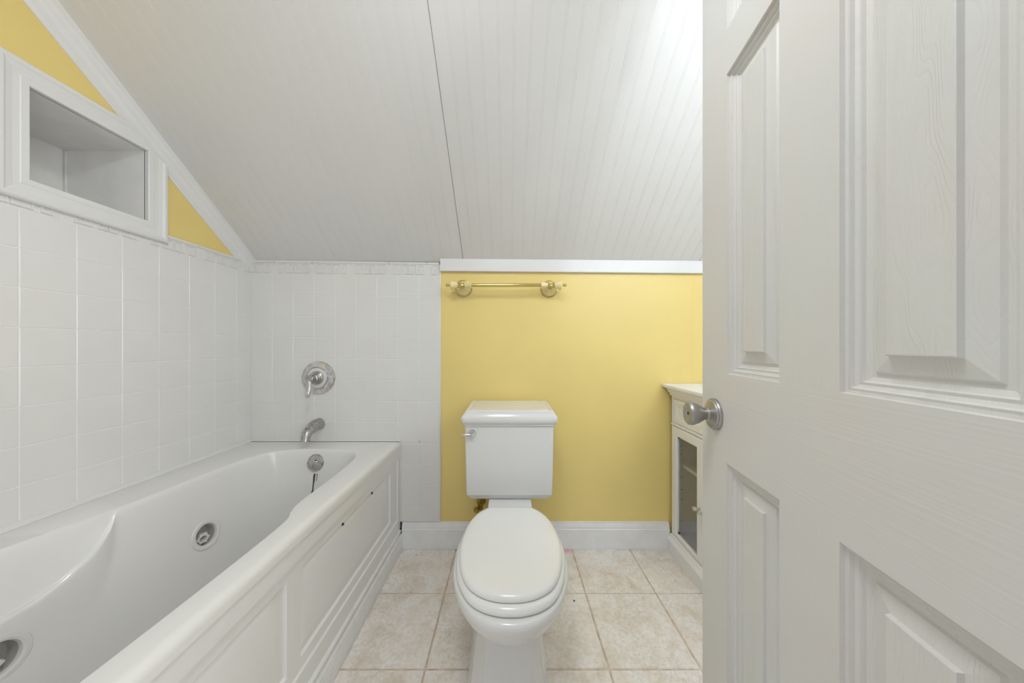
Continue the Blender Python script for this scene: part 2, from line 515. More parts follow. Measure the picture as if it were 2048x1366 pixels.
KEY = [(.26, .42), (.26, 1), (0, 1), (0, 0), (.5, 0), (.5, 1), (1, 1), (1, 0), (.74, 0), (.74, .58)]
def key_border(m, u_start, u_end, z0, z1, to3, per=.1985):
    """listello tiles with raised key pattern"""
    u = u_start
    h = z1 - z0
    def bx(a0, a1, b0, b1, d0, d1):
        a0 = max(a0, u_start); a1 = min(a1, u_end)
        if a1 - a0 < .001: return
        e_ = .0006
        m.rings([[to3(a0, b0, d0), to3(a1, b0, d0), to3(a1, b1, d0), to3(a0, b1, d0)],
                 [to3(a0 + e_, b0 + e_, d1), to3(a1 - e_, b0 + e_, d1), to3(a1 - e_, b1 - e_, d1), to3(a0 + e_, b1 - e_, d1)]], cap1=True)
    i = -1
    while u_start + i * per - .072 < u_end:
        t0 = u_start + i * per - .072
        bx(t0 + .0007, t0 + per - .0007, z0, z1, 0, .006)
        bx(t0 + .0007, t0 + per - .0007, z1 - .011, z1 - .002, .006, .0085)
        bx(t0 + .0007, t0 + per - .0007, z1 - .0145, z1 - .0125, .006, .0075)
        for q in range(2):
            a = t0 + .028 + q * .0795; w = .072; lo, hh = z0 + .006, h - .024; s = .0036
            flip = (i + q) % 2; kq = 0
            K = [((1 - p[0]) if flip else p[0], p[1]) for p in KEY]
            for (p0, p1) in zip(K[:-1], K[1:]):
                ax0, ax1 = sorted((a + p0[0] * w, a + p1[0] * w)); bz0, bz1 = sorted((lo + p0[1] * hh, lo + p1[1] * hh))
                kq += 1; s = .0042
                bx(ax0 - s / 2, ax1 + s / 2, bz0 - s / 2, bz1 + s / 2, .0050 + kq * .00004, .0094 + kq * .00006)
        i += 1
m = MB()
key_border(m, XL + .006, -.3595, ZT + .001, ZT + .070, lambda u, v, d: (u, YB - d - .002, v - .0125 * (u - XL)))
m.build('key_pattern_border', M['tile'], wall_back)

# left tiles
def left3(u, v, d): return (XL + d + .002, u, v)
m = MB()
gy = [1.474 - k * PT for k in range(0, 13)]
cols = [(gy[0], YB - .009)] + [(gy[i + 1], gy[i]) for i in range(12)]
rects = [(u0, u1, ZT - (r + 1) * PT + (.002 if r == 7 else 0), ZT - r * PT) for (u0, u1) in cols for r in range(8)]
tile_field(m, rects, left3)
m.build('tile_surround', M['tile'], wall_left)
m = MB(); m.box(XL + .0001, XL + .0070, gy[-1], YB - .003, .55, 1.488)
m.build('tile_grout', M['grout'], wall_left)
m = MB()
key_border(m, gy[-1] + .01, YB - .010, ZT + .001, ZT + .060, lambda u, v, d: (XL + d + .002, u, v))
m.build('key_pattern_border', M['tile'], wall_left)

# ------------------------------------------------------------------ niche
niche = thing('wall_niche', 'white moulded frame round an empty recessed shelf above the tub tile', 'niche', (XL, (NY0 + NY1) / 2, NZ0))
m = MB()
xb = XL - ND
q = .008
m.box(xb - q, xb, NY0 - q, NY1 + q, NZ0 - q, NZ1 + q)
m.box(xb, XL + .004, NY0 - q, NY0, NZ0 - q, NZ1 + q)
m.box(xb, XL + .004, NY1, NY1 + q, NZ0 - q, NZ1 + q)
m.box(xb, XL + .004, NY0, NY1, NZ0 - q, NZ0)
m.box(xb, XL + .004, NY0, NY1, NZ1, NZ1 + q)
m.build('recess_lining', M['niche'], niche)
m = MB()
for (u, z0_, z1_) in ((xb + .006, NZ0, NZ1),):
    m.tube([(u, NY1 - .002, z0_ + .01), (u, NY1 - .002, z1_ - .002)], .004, 8)
m.build('caulk_bead', M['trim'], niche)
# frame, mitred profile, trimmed by the slope moulding
fp = [(0, .0), (0, .0150), (.002, .0165), (.016, .0168), (.018, .0156), (.030, .0160), (.042, .019), (.048, .0225), (.054, .0225), (.059, .0205), (.063, .016), (.063, 0)]
bm = bmesh.new()
rs = []
for (o_, d_) in fp:
    rs.append([(XL + .002 + d_, y, z) for (y, z) in ((NY0 - o_, NZ0 - o_), (NY1 + o_, NZ0 - o_), (NY1 + o_, NZ1 + o_), (NY0 - o_, NZ1 + o_))])
mm = MB(); mm.rings(rs + [rs[0]])
vs = [bm.verts.new(p) for p in mm.v]
for f in mm.f: bm.faces.new([vs[i] for i in f])
bmesh.ops.remove_doubles(bm, verts=bm.verts, dist=1e-6)
nrm = Vector((0, SL, 1)).normalized()
pc = Vector((XL, 1.2, zc(XL, 1.2) - .074))
bmesh.ops.bisect_plane(bm, geom=bm.verts[:] + bm.edges[:] + bm.faces[:], plane_co=pc, plane_no=nrm, clear_outer=True)
bmesh.ops.holes_fill(bm, edges=[e_ for e_ in bm.edges if e_.is_boundary])
m = MB(); m.bm(bm); bm.free()
m.build('frame', M['trim'], niche, smooth=12)

# ------------------------------------------------------------------ bathtub
tub = thing('bathtub', 'white jetted bathtub with panelled apron built into the tiled corner', 'bathtub', (-.955, .82, 0))
TX0, TX1, TY0, TY1, RZ = XL + .009, -.559, .09, YB - .010, .56
outl = [(-.672, 1.30), (-.659, 1.15), (-.657, .95), (-.644, .885), (-.625, .835), (-.620, .70), (-.622, .50), (-.630, .36), (-.665, .25), (-.76, .19), (-.90, .175), (-1.06, .185),
        (-1.17, .245), (-1.225, .38), (-1.238, .56), (-1.226, .72), (-1.196, .86), (-1.180, .98), (-1.170, 1.15), (-1.150, 1.30), (-1.09, 1.395), (-.97, 1.428), (-.82, 1.422), (-.715, 1.385)]
RIM = smoothclosed(outl, 10)
NT = len(RIM)
cx = -.935
ZF = .135
def fl(p):
    return Vector((cx + (p.x - cx) * (.50 if p.x < cx else .62), .52 + (p.y - .175) * (1.335 - .52) / (1.43 - .175), ZF))
FL = [fl(p) for p in RIM]
std = [(0, 0), (.012, .001), (.035, .006), (.07, .018), (.11, .045), (.17, .12), (.26, .25), (.36, .38), (.46, .52), (.56, .65), (.66, .77), (.76, .87), (.87, .95), (1, 1), (1.18, 1.0)]
std = std[:15]
def sm(a, b, x):
    t = max(0, min(1, (x - a) / (b - a))); return t * t * (3 - 2 * t)
rings = []
# fine resampling of profiles
def samp(pr, s):
    s = s * (len(pr) - 1); i = min(int(s), len(pr) - 2); f = s - i
    p0 = pr[max(i - 1, 0)]; p1 = pr[i]; p2 = pr[i + 1]; p3 = pr[min(i + 2, len(pr) - 1)]
    return tuple(.5 * (2 * p1[c] + (p2[c] - p0[c]) * f + (2 * p0[c] - 5 * p1[c] + 4 * p2[c] - p3[c]) * f * f + (3 * p1[c] - p0[c] - 3 * p2[c] + p3[c]) * f ** 3) for c in (0, 1))
ARM = [(.915, 0, 0), (.90, .05, .018), (.88, .13, .050), (.85, .25, .10), (.81, .36, .165), (.77, .43, .225), (.72, .46, .285), (.66, .47, .33), (.5, .46, .36), (.36, .36, .35), (.25, 0, 0)]
ARMP = [(0, 0), (.05, .03), (.16, .14), (.30, .36), (.44, .58), (.58, .77), (.70, .90), (.78, .965), (.83, .99), (.90, .995), (.955, 1.01), (.985, 1.04), (1, 1.09)]
def rd(y):
    if y >= ARM[0][0] or y <= ARM[-1][0]: return 0, 0
    for (a, b) in zip(ARM[:-1], ARM[1:]):
        if b[0] <= y <= a[0]:
            f = (a[0] - y) / (a[0] - b[0])
            return a[1] + (b[1] - a[1]) * f, a[2] + (b[2] - a[2]) * f
S0 = 4 / 14
def basin_pt(i, s):
    p = RIM[i]; f_ = FL[i]
    R, D = rd(p.y) if p.x < -1.1 else (0, 0)
    if s < .45:
        a = samp(std, s / .45 * S0)
        q_ = s / .45 * (len(ARMP) - 1); k_ = min(int(q_), len(ARMP) - 2); f = q_ - k_
        c_ = [ARMP[k_][c] * (1 - f) + ARMP[k_ + 1][c] * f for c in (0, 1)]
        t_ = min(1, R / .14)
        ins = a[0] * (1 - t_) + (c_[0] * R) * t_; dep = a[1] * (1 - t_) + (c_[1] * D) * t_
    else:
        u_ = (s - .45) / .55
        a = samp(std, S0 + u_ * (1 - S0)); a0 = samp(std, S0)
        t_ = min(1, R / .14)
        R0 = a0[0] * (1 - t_) + R * t_; D0 = a0[1] * (1 - t_) + 1.09 * D * t_
        dep = D0 + (1 - D0) * (a[1] - a0[1]) / (1 - a0[1])
        # wall of the basin at this depth, never outside the foot of the ridge
        lo_ = 0
        for (c0, c1) in zip(std[:-1], std[1:]):
            if c0[1] <= dep <= c1[1] and c1[1] > c0[1]:
                lo_ = c0[0] + (c1[0] - c0[0]) * (dep - c0[1]) / (c1[1] - c0[1])
        k2 = .05
        hh_ = R0 + .10 * u_
        sm_ = .5 * (lo_ + hh_ + math.sqrt((lo_ - hh_) ** 2 + k2 ** 2 * u_))
        ins = a[0] * (1 - t_) + sm_ * t_
        if u_ > .8: ins = ins * (1 - (u_ - .8) / .2) + a[0] * (u_ - .8) / .2
        if u_ == 0: ins = R0
    q2 = p.lerp(f_, ins)
    return Vector((q2.x, q2.y, RZ - (RZ - ZF) * dep))
NS = 70
rings = [[basin_pt(i, k / NS) for i in range(NT)] for k in range(NS + 1)]
cen = Vector((-.955, .82, RZ))
def outer(p, ins, z):
    x0, x1, y0, y1 = TX0 + ins, TX1 - ins, TY0 + ins, TY1 - ins
    d = p - cen; d.z = 0
    ts = []
    if d.x > 0: ts.append((x1 - cen.x) / d.x)
    if d.x < 0: ts.append((x0 - cen.x) / d.x)
    if d.y > 0: ts.append((y1 - cen.y) / d.y)
    if d.y < 0: ts.append((y0 - cen.y) / d.y)
    t_ = min(ts); r = cen + d * t_
    return Vector((r.x, r.y, z))
base_out = [outer(p, 0, RZ) for p in RIM]
def corner_fix(ring, ins, z):
    for (X, Y) in ((TX0 + ins, TY0 + ins), (TX0 + ins, TY1 - ins), (TX1 - ins, TY0 + ins), (TX1 - ins, TY1 - ins)):
        X0 = TX0 if X < -.955 else TX1; Y0 = TY0 if Y < .8 else TY1
        k_ = min(range(NT), key=lambda i: (base_out[i] - Vector((X0, Y0, RZ))).length)
        ring[k_] = Vector((X, Y, z))
    return ring
R_ = .020
orings = []
for a in range(0, 7):
    ang = math.radians(90 * a / 6)
    ins = R_ * (1 - math.sin(ang)); z = RZ - R_ * (1 - math.cos(ang))
    orings.append((ins, z))
orings = orings[::-1]       # from top inner to side
orl = [corner_fix([outer(p, ins, z) for p in RIM], ins, z) for (ins, z) in [(R_, RZ)] + [(R_ * (1 - math.sin(math.radians(15 * a))), RZ - R_ * (1 - math.cos(math.radians(15 * a)))) for a in range(1, 7)]]
rimlow = corner_fix([outer(p, 0, RZ - .034) for p in RIM], 0, RZ - .034)
m = MB()
nt_ = len(rings)
allr = [rimlow] + orl[::-1] + rings
m.rings(allr, cap1=True)
JETS = [(1.103, .345), (.672, .335)]
def on_basin(y, z):
    best = None
    for k in range(5, NS - 6):
        for i in range(NT):
            p = rings[k][i]
            if p.x > -.95: continue
            d = abs(p.y - y) + abs(p.z - z)
            if best is None or d < best[0]: best = (d, k, i)
    _, k, i = best
    p = rings[k][i]
    du = rings[k][(i + 3) % NT] - rings[k][(i - 3) % NT]; dv = rings[k + 3][i] - rings[k - 3][i]
    n = du.cross(dv).normalized()
    if n.x < 0: n = -n
    return p, n
jp = [on_basin(y, z) for (y, z) in JETS]
basin = m.build('basin', M['tub'], tub, smooth=50)
bm = bmesh.new(); bm.from_mesh(basin.data)
near = [f for f in bm.faces if any((f.calc_center_median() - (p - basin.location)).length < .075 for p, n in jp)]
bmesh.ops.subdivide_edges(bm, edges=list({e_ for f in near for e_ in f.edges}), cuts=4, use_grid_fill=True)
for f in bm.faces: f.smooth = True
kill = [f for f in bm.faces if any((v.co - (p - basin.location)).length < .0358 for p, n in jp for v in f.verts)]
bmesh.ops.delete(bm, geom=kill, context='FACES')
bm.to_mesh(basin.data); bm.free()
# jets
for p, n in jp:
    m = MB()
    m.lathe([(.0515, -.004), (.0515, .002), (.049, .0042), (.041, .0045), (.0365, .002), (.0345, -.004), (.0335, -.03), (.0335, -.032)], p, n, 40, cap=False)
    j = m.build('jet', M['plastic'], tub, smooth=30)
    m = MB(); m.lathe([(.0335, -.006), (.033, -.032), (.0, -.0325)], p, n, 40, cap=False)
    m.build('jet_socket', M['jetdark'], j, smooth=30)
    # nozzle, a six-lobed ring pointing down and forward
    ax = (n + Vector((0, -.25, -.25))).normalized()
    o_ = p - n * .032 + Vector((0, 0, -.004))
    ref = Vector((0, 0, 1)); a_ = ax.cross(ref).normalized(); b_ = ax.cross(a_).normalized()
    N = 72; rs = []
    for (rr, dd, lob) in ((.014, 0, 0), (.015, .012, .0), (.0165, .020, .9), (.0165, .027, 1), (.0155, .029, .9), (.011, .029, 0), (.0095, .022, 0), (.0085, .004, 0)):
        rs.append([o_ + ax * dd + (a_ * math.cos(2 * math.pi * i / N) + b_ * math.sin(2 * math.pi * i / N)) * (rr + lob * .0042 * max(0, math.cos(6 * 2 * math.pi * i / N)) ** 1.5) for i in range(N)])
    m = MB(); m.rings(rs, True, True)
    m.build('jet_nozzle', M['plastic'], j, smooth=40)
# overflow plate on the far end of the basin
best = min(((k, i) for k in range(4, 40) for i in range(NT) if rings[k][i].y > 1.2), key=lambda ki: abs(rings[ki[0]][ki[1]].x + .915) + abs(rings[ki[0]][ki[1]].z - .499))
po = rings[best[0]][best[1]]
no = Vector((0, -1, .22)).normalized()
m = MB()
m.lathe([(.038, -.006), (.0385, .004), (.036, .008), (.034, .0075), (.031, .009), (.012, .0105), (.010, .012), (.004, .0125), (0, .0125)], po, no, 40)
ov = m.build('overflow_plate', M['dullchrome'], tub, smooth=30)
m = MB(); m.lathe([(.003, .009), (.003, .0115), (0, .012)], po + Vector((.006, 0, .012)), no, 12)
m.build('screw', M['gap'], ov)
# dark run below the plate: a thin crust following the wall
def end_y(x, z):
    c_ = min((rings[k][i] for k in range(2, NS) for i in range(NT) if rings[k][i].y > 1.2), key=lambda p: abs(p.x - x) + abs(p.z - z))
    return c_
m = MB()
for (xs_, w0, z0_, z1_) in ((-.912, .0045, .452, .345), (-.899, .0015, .452, .420), (-.904, .003, .372, .35), (-.916, .003, .375, .34)):
    L_, R2 = [], []
    for k in range(9):
        z = z0_ + (z1_ - z0_) * k / 8
        c_ = end_y(xs_, z)
        w = w0 * (1 - .5 * k / 8) * random.uniform(.7, 1.2); dx = random.uniform(-.0012, .0012)
        L_.append(Vector((xs_ - w + dx, c_.y - .0015, z))); R2.append(Vector((xs_ + w + dx, c_.y - .0015, z)))
    m.rings([[p for p in L_], [((a + b_) / 2) + Vector((0, -.0018, 0)) for a, b_ in zip(L_, R2)], [p for p in R2]], closed=False)
st = m.build('stain', M['stain'], tub); st['label'] = 'black stain running down below the overflow plate'
# chrome drain on the basin floor
m = MB(); m.lathe([(.036, 0), (.036, .003), (.030, .005), (.012, .003), (.012, .012), (.0, .013)], (-.93, 1.24, ZF - .001), (0, 0, 1), 32)
m.build('drain', M['dullchrome'], tub, smooth=30)
# caulk strip where the rim meets the wall
m = MB()
sec = [(0, 0), (.018, 0), (.019, .002), (.016, .006), (.003, .012), (0, .012)]
m.rings([[(TX0 + u - .002, y, RZ - .001 + v) for (u, v) in sec] for y in (TY0, YB - .012)], True, True)
m.rings([[(x, TY1 + .002 - u * .45, RZ - .001 + v * .4) for (u, v) in sec] for x in (XL + .012, TX1 - .004)], True, True)
m.build('caulk', M['tub'], tub)

# apron ---------------------------------------------------
AX = TX1 - .003
def ap3(u, v, d): return (AX + d, u, v)
m = MB()
A0, A1, Z0, Z1 = TY0, YB - .010, .108, RZ - .030
F0, F1, G0, G1 = .125, 1.517, .165, .478
def frame_quads(o, i, d):
    (a0, a1, b0, b1) = o; (c0, c1, e0, e1) = i
    return
m.nested([(A0, A1, Z0, Z1, -.03), (A0, A1, Z0, Z1, 0), (F0, F1, G0, G1, 0), (F0 + .002, F1 - .002, G0 + .003, G1 - .002, -.006)], ap3, cap=False)
# recessed field with two panel holes
hs = [(.160, .765, .200, .446), (.815, 1.436, .200, .446)]
ys = sorted({F0 + .002, F1 - .002, *[h for q_ in hs for h in q_[:2]]}); zs = [G0 + .003, .200, .446, G1 - .002]
for i in range(len(ys) - 1):
    for j in range(3):
        c0 = ((ys[i] + ys[i + 1]) / 2, (zs[j] + zs[j + 1]) / 2)
        if any(h[0] < c0[0] < h[1] and h[2] < c0[1] < h[3] for h in hs): continue
        m.add([ap3(ys[i], zs[j], -.006), ap3(ys[i + 1], zs[j], -.006), ap3(ys[i + 1], zs[j + 1], -.006), ap3(ys[i], zs[j + 1], -.006)], [(0, 1, 2, 3)])
apron = m.build('apron', M['tub'], tub)
for h in hs:
    m = MB()
    a0, a1, b0, b1 = h
    m.nested([(a0, a1, b0, b1, -.006), (a0 + .002, a1 - .002, b0 + .004, b1 - .0015, -.0140), (a0 + .012, a1 - .024, b0 + .022, b1 - .006, -.0120), (a0 + .03, a1 - .06, b0 + .035, b1 - .02, -.0090), (a0 + .06, a1 - .12, b0 + .06, b1 - .04, -.0075)], ap3)
    m.build('apron_panel', M['tub'], apron, smooth=12)
for (y, z) in ((1.25, .436), (1.03, .437)):
    m = MB(); m.lathe([(.005, -.013), (.0048, -.008), (.003, -.0065), (0, -.0068)], (AX, y, z), (1, 0, 0), 14)
    s_ = m.build('screw', M['gap'], apron)
# stepped flange below the apron
m = MB()
sec = [(-.03, .108), (.002, .108), (.007, .104), (.009, .098), (.004, .094), (-.004, .093), (-.004, .088), (-.03, .088)]
m.rings([[(AX + u, y, z) for (u, z) in sec] for y in (A0, A1 - .012)], True, True)
m.build('apron_flange', M['oldtrim'], apron, smooth=30)
# floor board under the apron
m = MB()
sec = [(-.03, .002), (.014, .002), (.014, .060), (.011, .066), (.012, .071), (.006, .080), (.001, .084), (.0, .087), (-.03, .087)]
m.rings([[(AX + u, y, z) for (u, z) in sec] for y in (A0, YB - .012)], True, True)
struct(m.build('trim_3', M['oldtrim'], smooth=30), 'chipped white skirting strip on the floor along the tub apron', 'trim')

# ------------------------------------------------------------------ tub fittings on the tile
TF = YB - .008
sp = thing('tub_spout', 'chrome tub spout on the tile above the tub rim', 'spout', (-.98, TF, .648))
m = MB()
m.tube([(-.984, TF, .648), (-.984, TF - .03, .648), (-.982, TF - .06, .643), (-.980, TF - .088, .636), (-.978, TF - .104, .627), (-.977, TF - .114, .612), (-.976, TF - .118, .592)],
       [.0300, .0300, .0275, .0235, .0215, .0195, .0190], 24)
m.build('spout_body', M['dullchrome'], sp, smooth=40)
m = MB()
m.tube([(-.979, TF - .098, .640), (-.9785, TF - .100, .655)], .004, 10)
m.lathe([(.0, .0), (.008, .001), (.009, .004), (.006, .008), (0, .009)], (-.9785, TF - .100, .654), (0, 0, 1), 16)
m.build('diverter_knob', M['chrome'], sp, smooth=40)

sv = thing('shower_valve', 'round chrome shower valve with a lever on the tile above the spout', 'valve', (-.988, TF, .889))
c = Vector((-.986, TF, .888))
m = MB(); m.lathe([(.086, 0), (.086, .004), (.083, .009), (.070, .014), (.058, .016), (.054, .013), (.051, .013), (.050, .014), (.030, .014)], c, (0, -1, 0), 56)
m.build('escutcheon', M['chrome'], sv, smooth=30)
m = MB(); m.lathe([(.050, .012), (.050, .018), (.047, .019), (.037, .0195), (.036, .017)], c, (0, -1, 0), 48)
o = m.build('escutcheon_ring', M['plastic'], sv, smooth=30); o['label'] = 'pale plastic ring round the valve stem'
m = MB(); m.lathe([(.034, .012), (.033, .022), (.027, .027), (.027, .032), (.023, .036), (.023, .044), (.017, .048), (.016, .062), (.019, .066), (.020, .074), (.016, .080), (.008, .082), (.006, .0795), (0, .0795)], c, (0, -1, 0), 36)
m.build('stem', M['dullchrome'], sv, smooth=30)
m = MB()
m.tube([c + Vector((0, -.072, -.008)), c + Vector((.003, -.076, -.028)), c + Vector((.004, -.080, -.048)), c + Vector((.002, -.084, -.066)), c + Vector((.0, -.086, -.080)), c + Vector((0, -.086, -.088))],
       [.011, .008, .0075, .0095, .011, .007], 18)
m.build('lever', M['chrome'], sv, smooth=40)

# ------------------------------------------------------------------ towel bar
bar = thing('towel_bar', 'brass towel bar with cream ceramic ends on the yellow wall', 'towel bar', (-.01, YB, 1.356))
BY, BZ = YB - .068, 1.3565
for sx, pxx in ((-1, -.2350), (1, .2117)):
    zc_ = 1.356 if sx < 0 else 1.3535
    m = MB(); m.lathe([(.045, 0), (.045, .004), (.0435, .007), (.040, .008), (.038, .006)], (pxx, YB, zc_ - .004), (0, -1, 0), 40, cap=True)
    pl = m.build('wall_plate', M['brass'], bar, smooth=30)
    m = MB(); m.lathe([(.039, .004), (.037, .012), (.031, .020), (.022, .027), (.014, .036), (.011, .044)], (pxx, YB, zc_ - .004), (0, -1, 0), 40)
    m.build('ceramic_base', M['cream'], pl, smooth=40)
    m = MB(); m.lathe([(.009, .040), (.012, .044), (.009, .050), (.010, .058), (.013, .068), (.011, .078), (.005, .082), (0, .083)], (pxx, YB, zc_ - .002), (0, -1, 0), 24)
    m.lathe([(.008, -.018), (.0125, -.016), (.0125, -.010), (.008, -.007), (.008, .007), (.0125, .010), (.0125, .016), (.008, .018)], (pxx, BY, BZ), (1, 0, 0), 24)
    m.build('brass_collar', M['brass'], bar, smooth=30)
    # bell finial on the outside, cup on the bar side
    m = MB(); m.lathe([(.008, .016), (.013, .018), (.016, .026), (.019, .034), (.0225, .044), (.0225, .050), (.018, .054), (.008, .056)], (pxx, BY, BZ), (sx, 0, 0), 32)
    m.build('ceramic_bell', M['cream'], bar, smooth=40)
    m = MB(); m.lathe([(.005, .055), (.006, .060), (.004, .063), (.0075, .068), (.0078, .073), (.004, .079), (.0, .080)], (pxx, BY, BZ), (sx, 0, 0), 20)
    m.build('finial', M['brass'], bar, smooth=40)
    m = MB(); m.lathe([(.008, .014), (.012, .016), (.012, .024), (.0145, .030), (.0165, .042), (.018, .048), (.013, .050), (.007, .050)], (pxx, BY, BZ), (-sx, 0, 0), 32)
    m.build('ceramic_cup', M['cream'], bar, smooth=40)
m = MB(); m.lathe([(.0085, 0), (.0085, .35)], (-.186, BY, BZ), (1, 0, 0), 24)
m.build('bar', M['brass'], bar, smooth=30)

# ------------------------------------------------------------------ toilet
TXC = .0065
wc = thing('toilet', 'white two-piece toilet with closed lid in front of the yellow wall', 'toilet', (TXC, 1.1, 0))
# lid outline as (y, half width), mirrored
def outline(tab, ex=0.0, fy=0.0, n=10):
    right = [(h, y) for (y, h) in tab]
    pts = [(TXC + h + (ex if h > 0 else 0), y) for (h, y) in right]
    left = [(TXC - h - (ex if h > 0 else 0), y) for (h, y) in reversed(right) if h > 0.0001]
    return smoothclosed(pts + left, n)
LID = [(1.180, .030), (1.1795, .078), (1.168, .097), (1.14, .122), (1.10, .142), (1.05, .155), (.99, .1605), (.93, .159), (.87, .148), (.82, .129), (.785, .103), (.762, .066), (.752, .028), (.7505, 0)]
def scale_ring(ring, dz, ins, c=None):
    c = c or Vector((TXC, .965, 0))
    out = []
    n = len(ring)
    for i, p in enumerate(ring):
        t_ = (ring[(i + 1) % n] - ring[i - 1]); nn = Vector((t_.y, -t_.x, 0)).normalized()
        if nn.dot(p - c) < 0: nn = -nn
        q_ = p - nn * ins
        out.append(Vector((q_.x, q_.y, dz)))
    return out
lo = outline(LID)
m = MB()
pr = [(.4035, .006), (.4035, .001), (.406, -.0005), (.410, 0), (.4145, .002), (.4180, .006), (.4205, .012), (.4222, .022), (.4232, .035)]
rs = [scale_ring(lo, z, i_) for (z, i_) in pr]
last = rs[-1]; cc = Vector((TXC, .97, 0))
for s_, z in ((.75, .4240), (.5, .4248), (.25, .4252), (.02, .4253)):
    rs.append([Vector((cc.x + (p.x - cc.x) * s_, cc.y + (p.y - cc.y) * s_, z)) for p in last])
m.rings(rs, True, True)
m.build('lid', M['seat'], wc, smooth=60)
SEAT = [(1.180, .030), (1.178, .085), (1.165, .108), (1.14, .130), (1.10, .149), (1.05, .162), (.99, .169), (.93, .168), (.87, .158), (.82, .140), (.775, .111), (.748, .072), (.736, .030), (.734, 0)]
so = outline(SEAT)
m = MB()
rs = [scale_ring(so, z, i_) for (z, i_) in [(.379, .012), (.380, .004), (.383, .0005), (.388, -.0005), (.394, .0015), (.399, .006), (.4015, .013), (.402, .03)]]
rs.append([Vector((cc.x + (p.x - cc.x) * .6, cc.y + (p.y - cc.y) * .6, .401)) for p in rs[-1]])
rs.append([Vector((cc.x + (p.x - cc.x) * .6, cc.y + (p.y - cc.y) * .6, .379)) for p in rs[-2]])
m.rings(rs + [rs[0]])
m.build('seat', M['seat'], wc, smooth=60)
for sx in (-1, 1):
    m = MB(); m.box(TXC + sx * .07 - .022, TXC + sx * .07 + .022, 1.168, 1.20, .380, .404, bev=.006)
    m.build('hinge', M['seat'], wc, smooth=60)
# bowl
def bowl_ring(z, yf, yb, hw, sq=2.0, n=64):
    yc = yf + (yb - yf) * .52
    out = []
    for i in range(n):
        a = 2 * math.pi * i / n
        s_, c_ = math.sin(a), math.cos(a)
        e_ = 2 / 2.15 if c_ < 0 else 2 / sq
        x = hw * math.copysign(abs(s_) ** e_, s_); yy = math.copysign(abs(c_) ** e_, c_)
        out.append(Vector((TXC + x, yc + yy * ((yb - yc) if c_ > 0 else (yc - yf)), z)))
    return out
m = MB()
bs = [(.3785, .748, 1.20, .158, 2.6), (.3785, .728, 1.205, .170, 2.6), (.376, .720, 1.208, .176, 2.6), (.370, .7165, 1.21, .1785, 2.6), (.358, .7165, 1.21, .1785, 2.6), (.345, .720, 1.21, .1765, 2.6), (.330, .7265, 1.21, .172, 2.6), (.312, .737, 1.21, .164, 2.6),
      (.294, .752, 1.21, .152, 2.6), (.276, .771, 1.21, .138, 2.6), (.262, .790, 1.21, .124, 2.6), (.256, .797, 1.21, .119, 2.6), (.252, .797, 1.21, .119, 2.6), (.243, .812, 1.21, .108, 2.5), (.22, .84, 1.20, .09, 2.4)]
m.rings([bowl_ring(*b_) for b_ in bs], True, True)
# deck the tank stands on
m.rings([rrect(TXC, 1.31, .085, .135, .02, .20), rrect(TXC, 1.31, .092, .15, .02, .30), rrect(TXC, 1.31, .094, .155, .02, .366), rrect(TXC, 1.31, .091, .152, .02, .3785)], True, True)
m.build('bowl', M['china'], wc, smooth=50)
# pedestal, chamfered front corners and stepped foot
def ped(z, hw, yf, yb, ch):
    f = .66
    pts = [(-hw, yb), (-hw, yf + ch * 1.5), (-hw + ch * .16, yf + ch * .9), (-hw * f - .004, yf + .010), (-hw * f, yf), (hw * f, yf), (hw * f + .004, yf + .010), (hw - ch * .16, yf + ch * .9), (hw, yf + ch * 1.5), (hw, yb)]
    return [Vector((TXC - .009 + x * .94, y, z)) for (x, y) in pts]
m = MB()
m.rings([ped(.001, .132, .760, 1.40, .05), ped(.016, .132, .760, 1.40, .05), ped(.022, .128, .765, 1.40, .05), ped(.034, .126, .768, 1.40, .05), ped(.040, .120, .776, 1.39, .05), ped(.10, .112, .790, 1.38, .045), ped(.20, .099, .812, 1.36, .04), ped(.27, .092, .825, 1.35, .04), ped(.32, .088, .85, 1.34, .04)], True, True)
m.build('pedestal', M['china'], wc, smooth=25)
# tank
TYC = 1.4205
m = MB()
def tr(z, hw, yf, yb=1.537, r=.008): return rrect(TXC - .003, (yf + yb) / 2, hw, (yb - yf) / 2, r, z)
m.rings([tr(.3812, .150, 1.335), tr(.3812, .1715, 1.312), tr(.384, .173, 1.310), tr(.398, .183, 1.302), tr(.4005, .184, 1.3015), tr(.4035, .1865, 1.2965), tr(.409, .1875, 1.2955), tr(.55, .1905, 1.294), tr(.700, .193, 1.2925), tr(.7115, .193, 1.2925)], True, True)
tank = m.build('tank', M['china'], wc, smooth=35)
m = MB()
lp = [(.7075, .000), (.7065, .006), (.709, .009), (.714, .009), (.7165, .0135), (.723, .0180), (.731, .0205), (.739, .0205), (.747, .0175), (.754, .0125), (.7585, .0085), (.7605, .008), (.7625, .0045), (.7655, .0040), (.7685, .0030), (.7705, .0), (.7712, -.004)]
def lr(z, o_): return rrect(TXC - .002, 1.415, .1915 + o_ , .1235 + o_ * .9 , .008 + max(o_, 0) * .5, z)
m.rings([lr(z, o_ - .002) for (z, o_) in lp] + [lr(.7712, -.010), lr(.7690, -.0125), lr(.7690, -.020), lr(.7712, -.0225), lr(.7716, -.05)], True, True)
m.build('tank_lid', M['china'], wc, smooth=35)
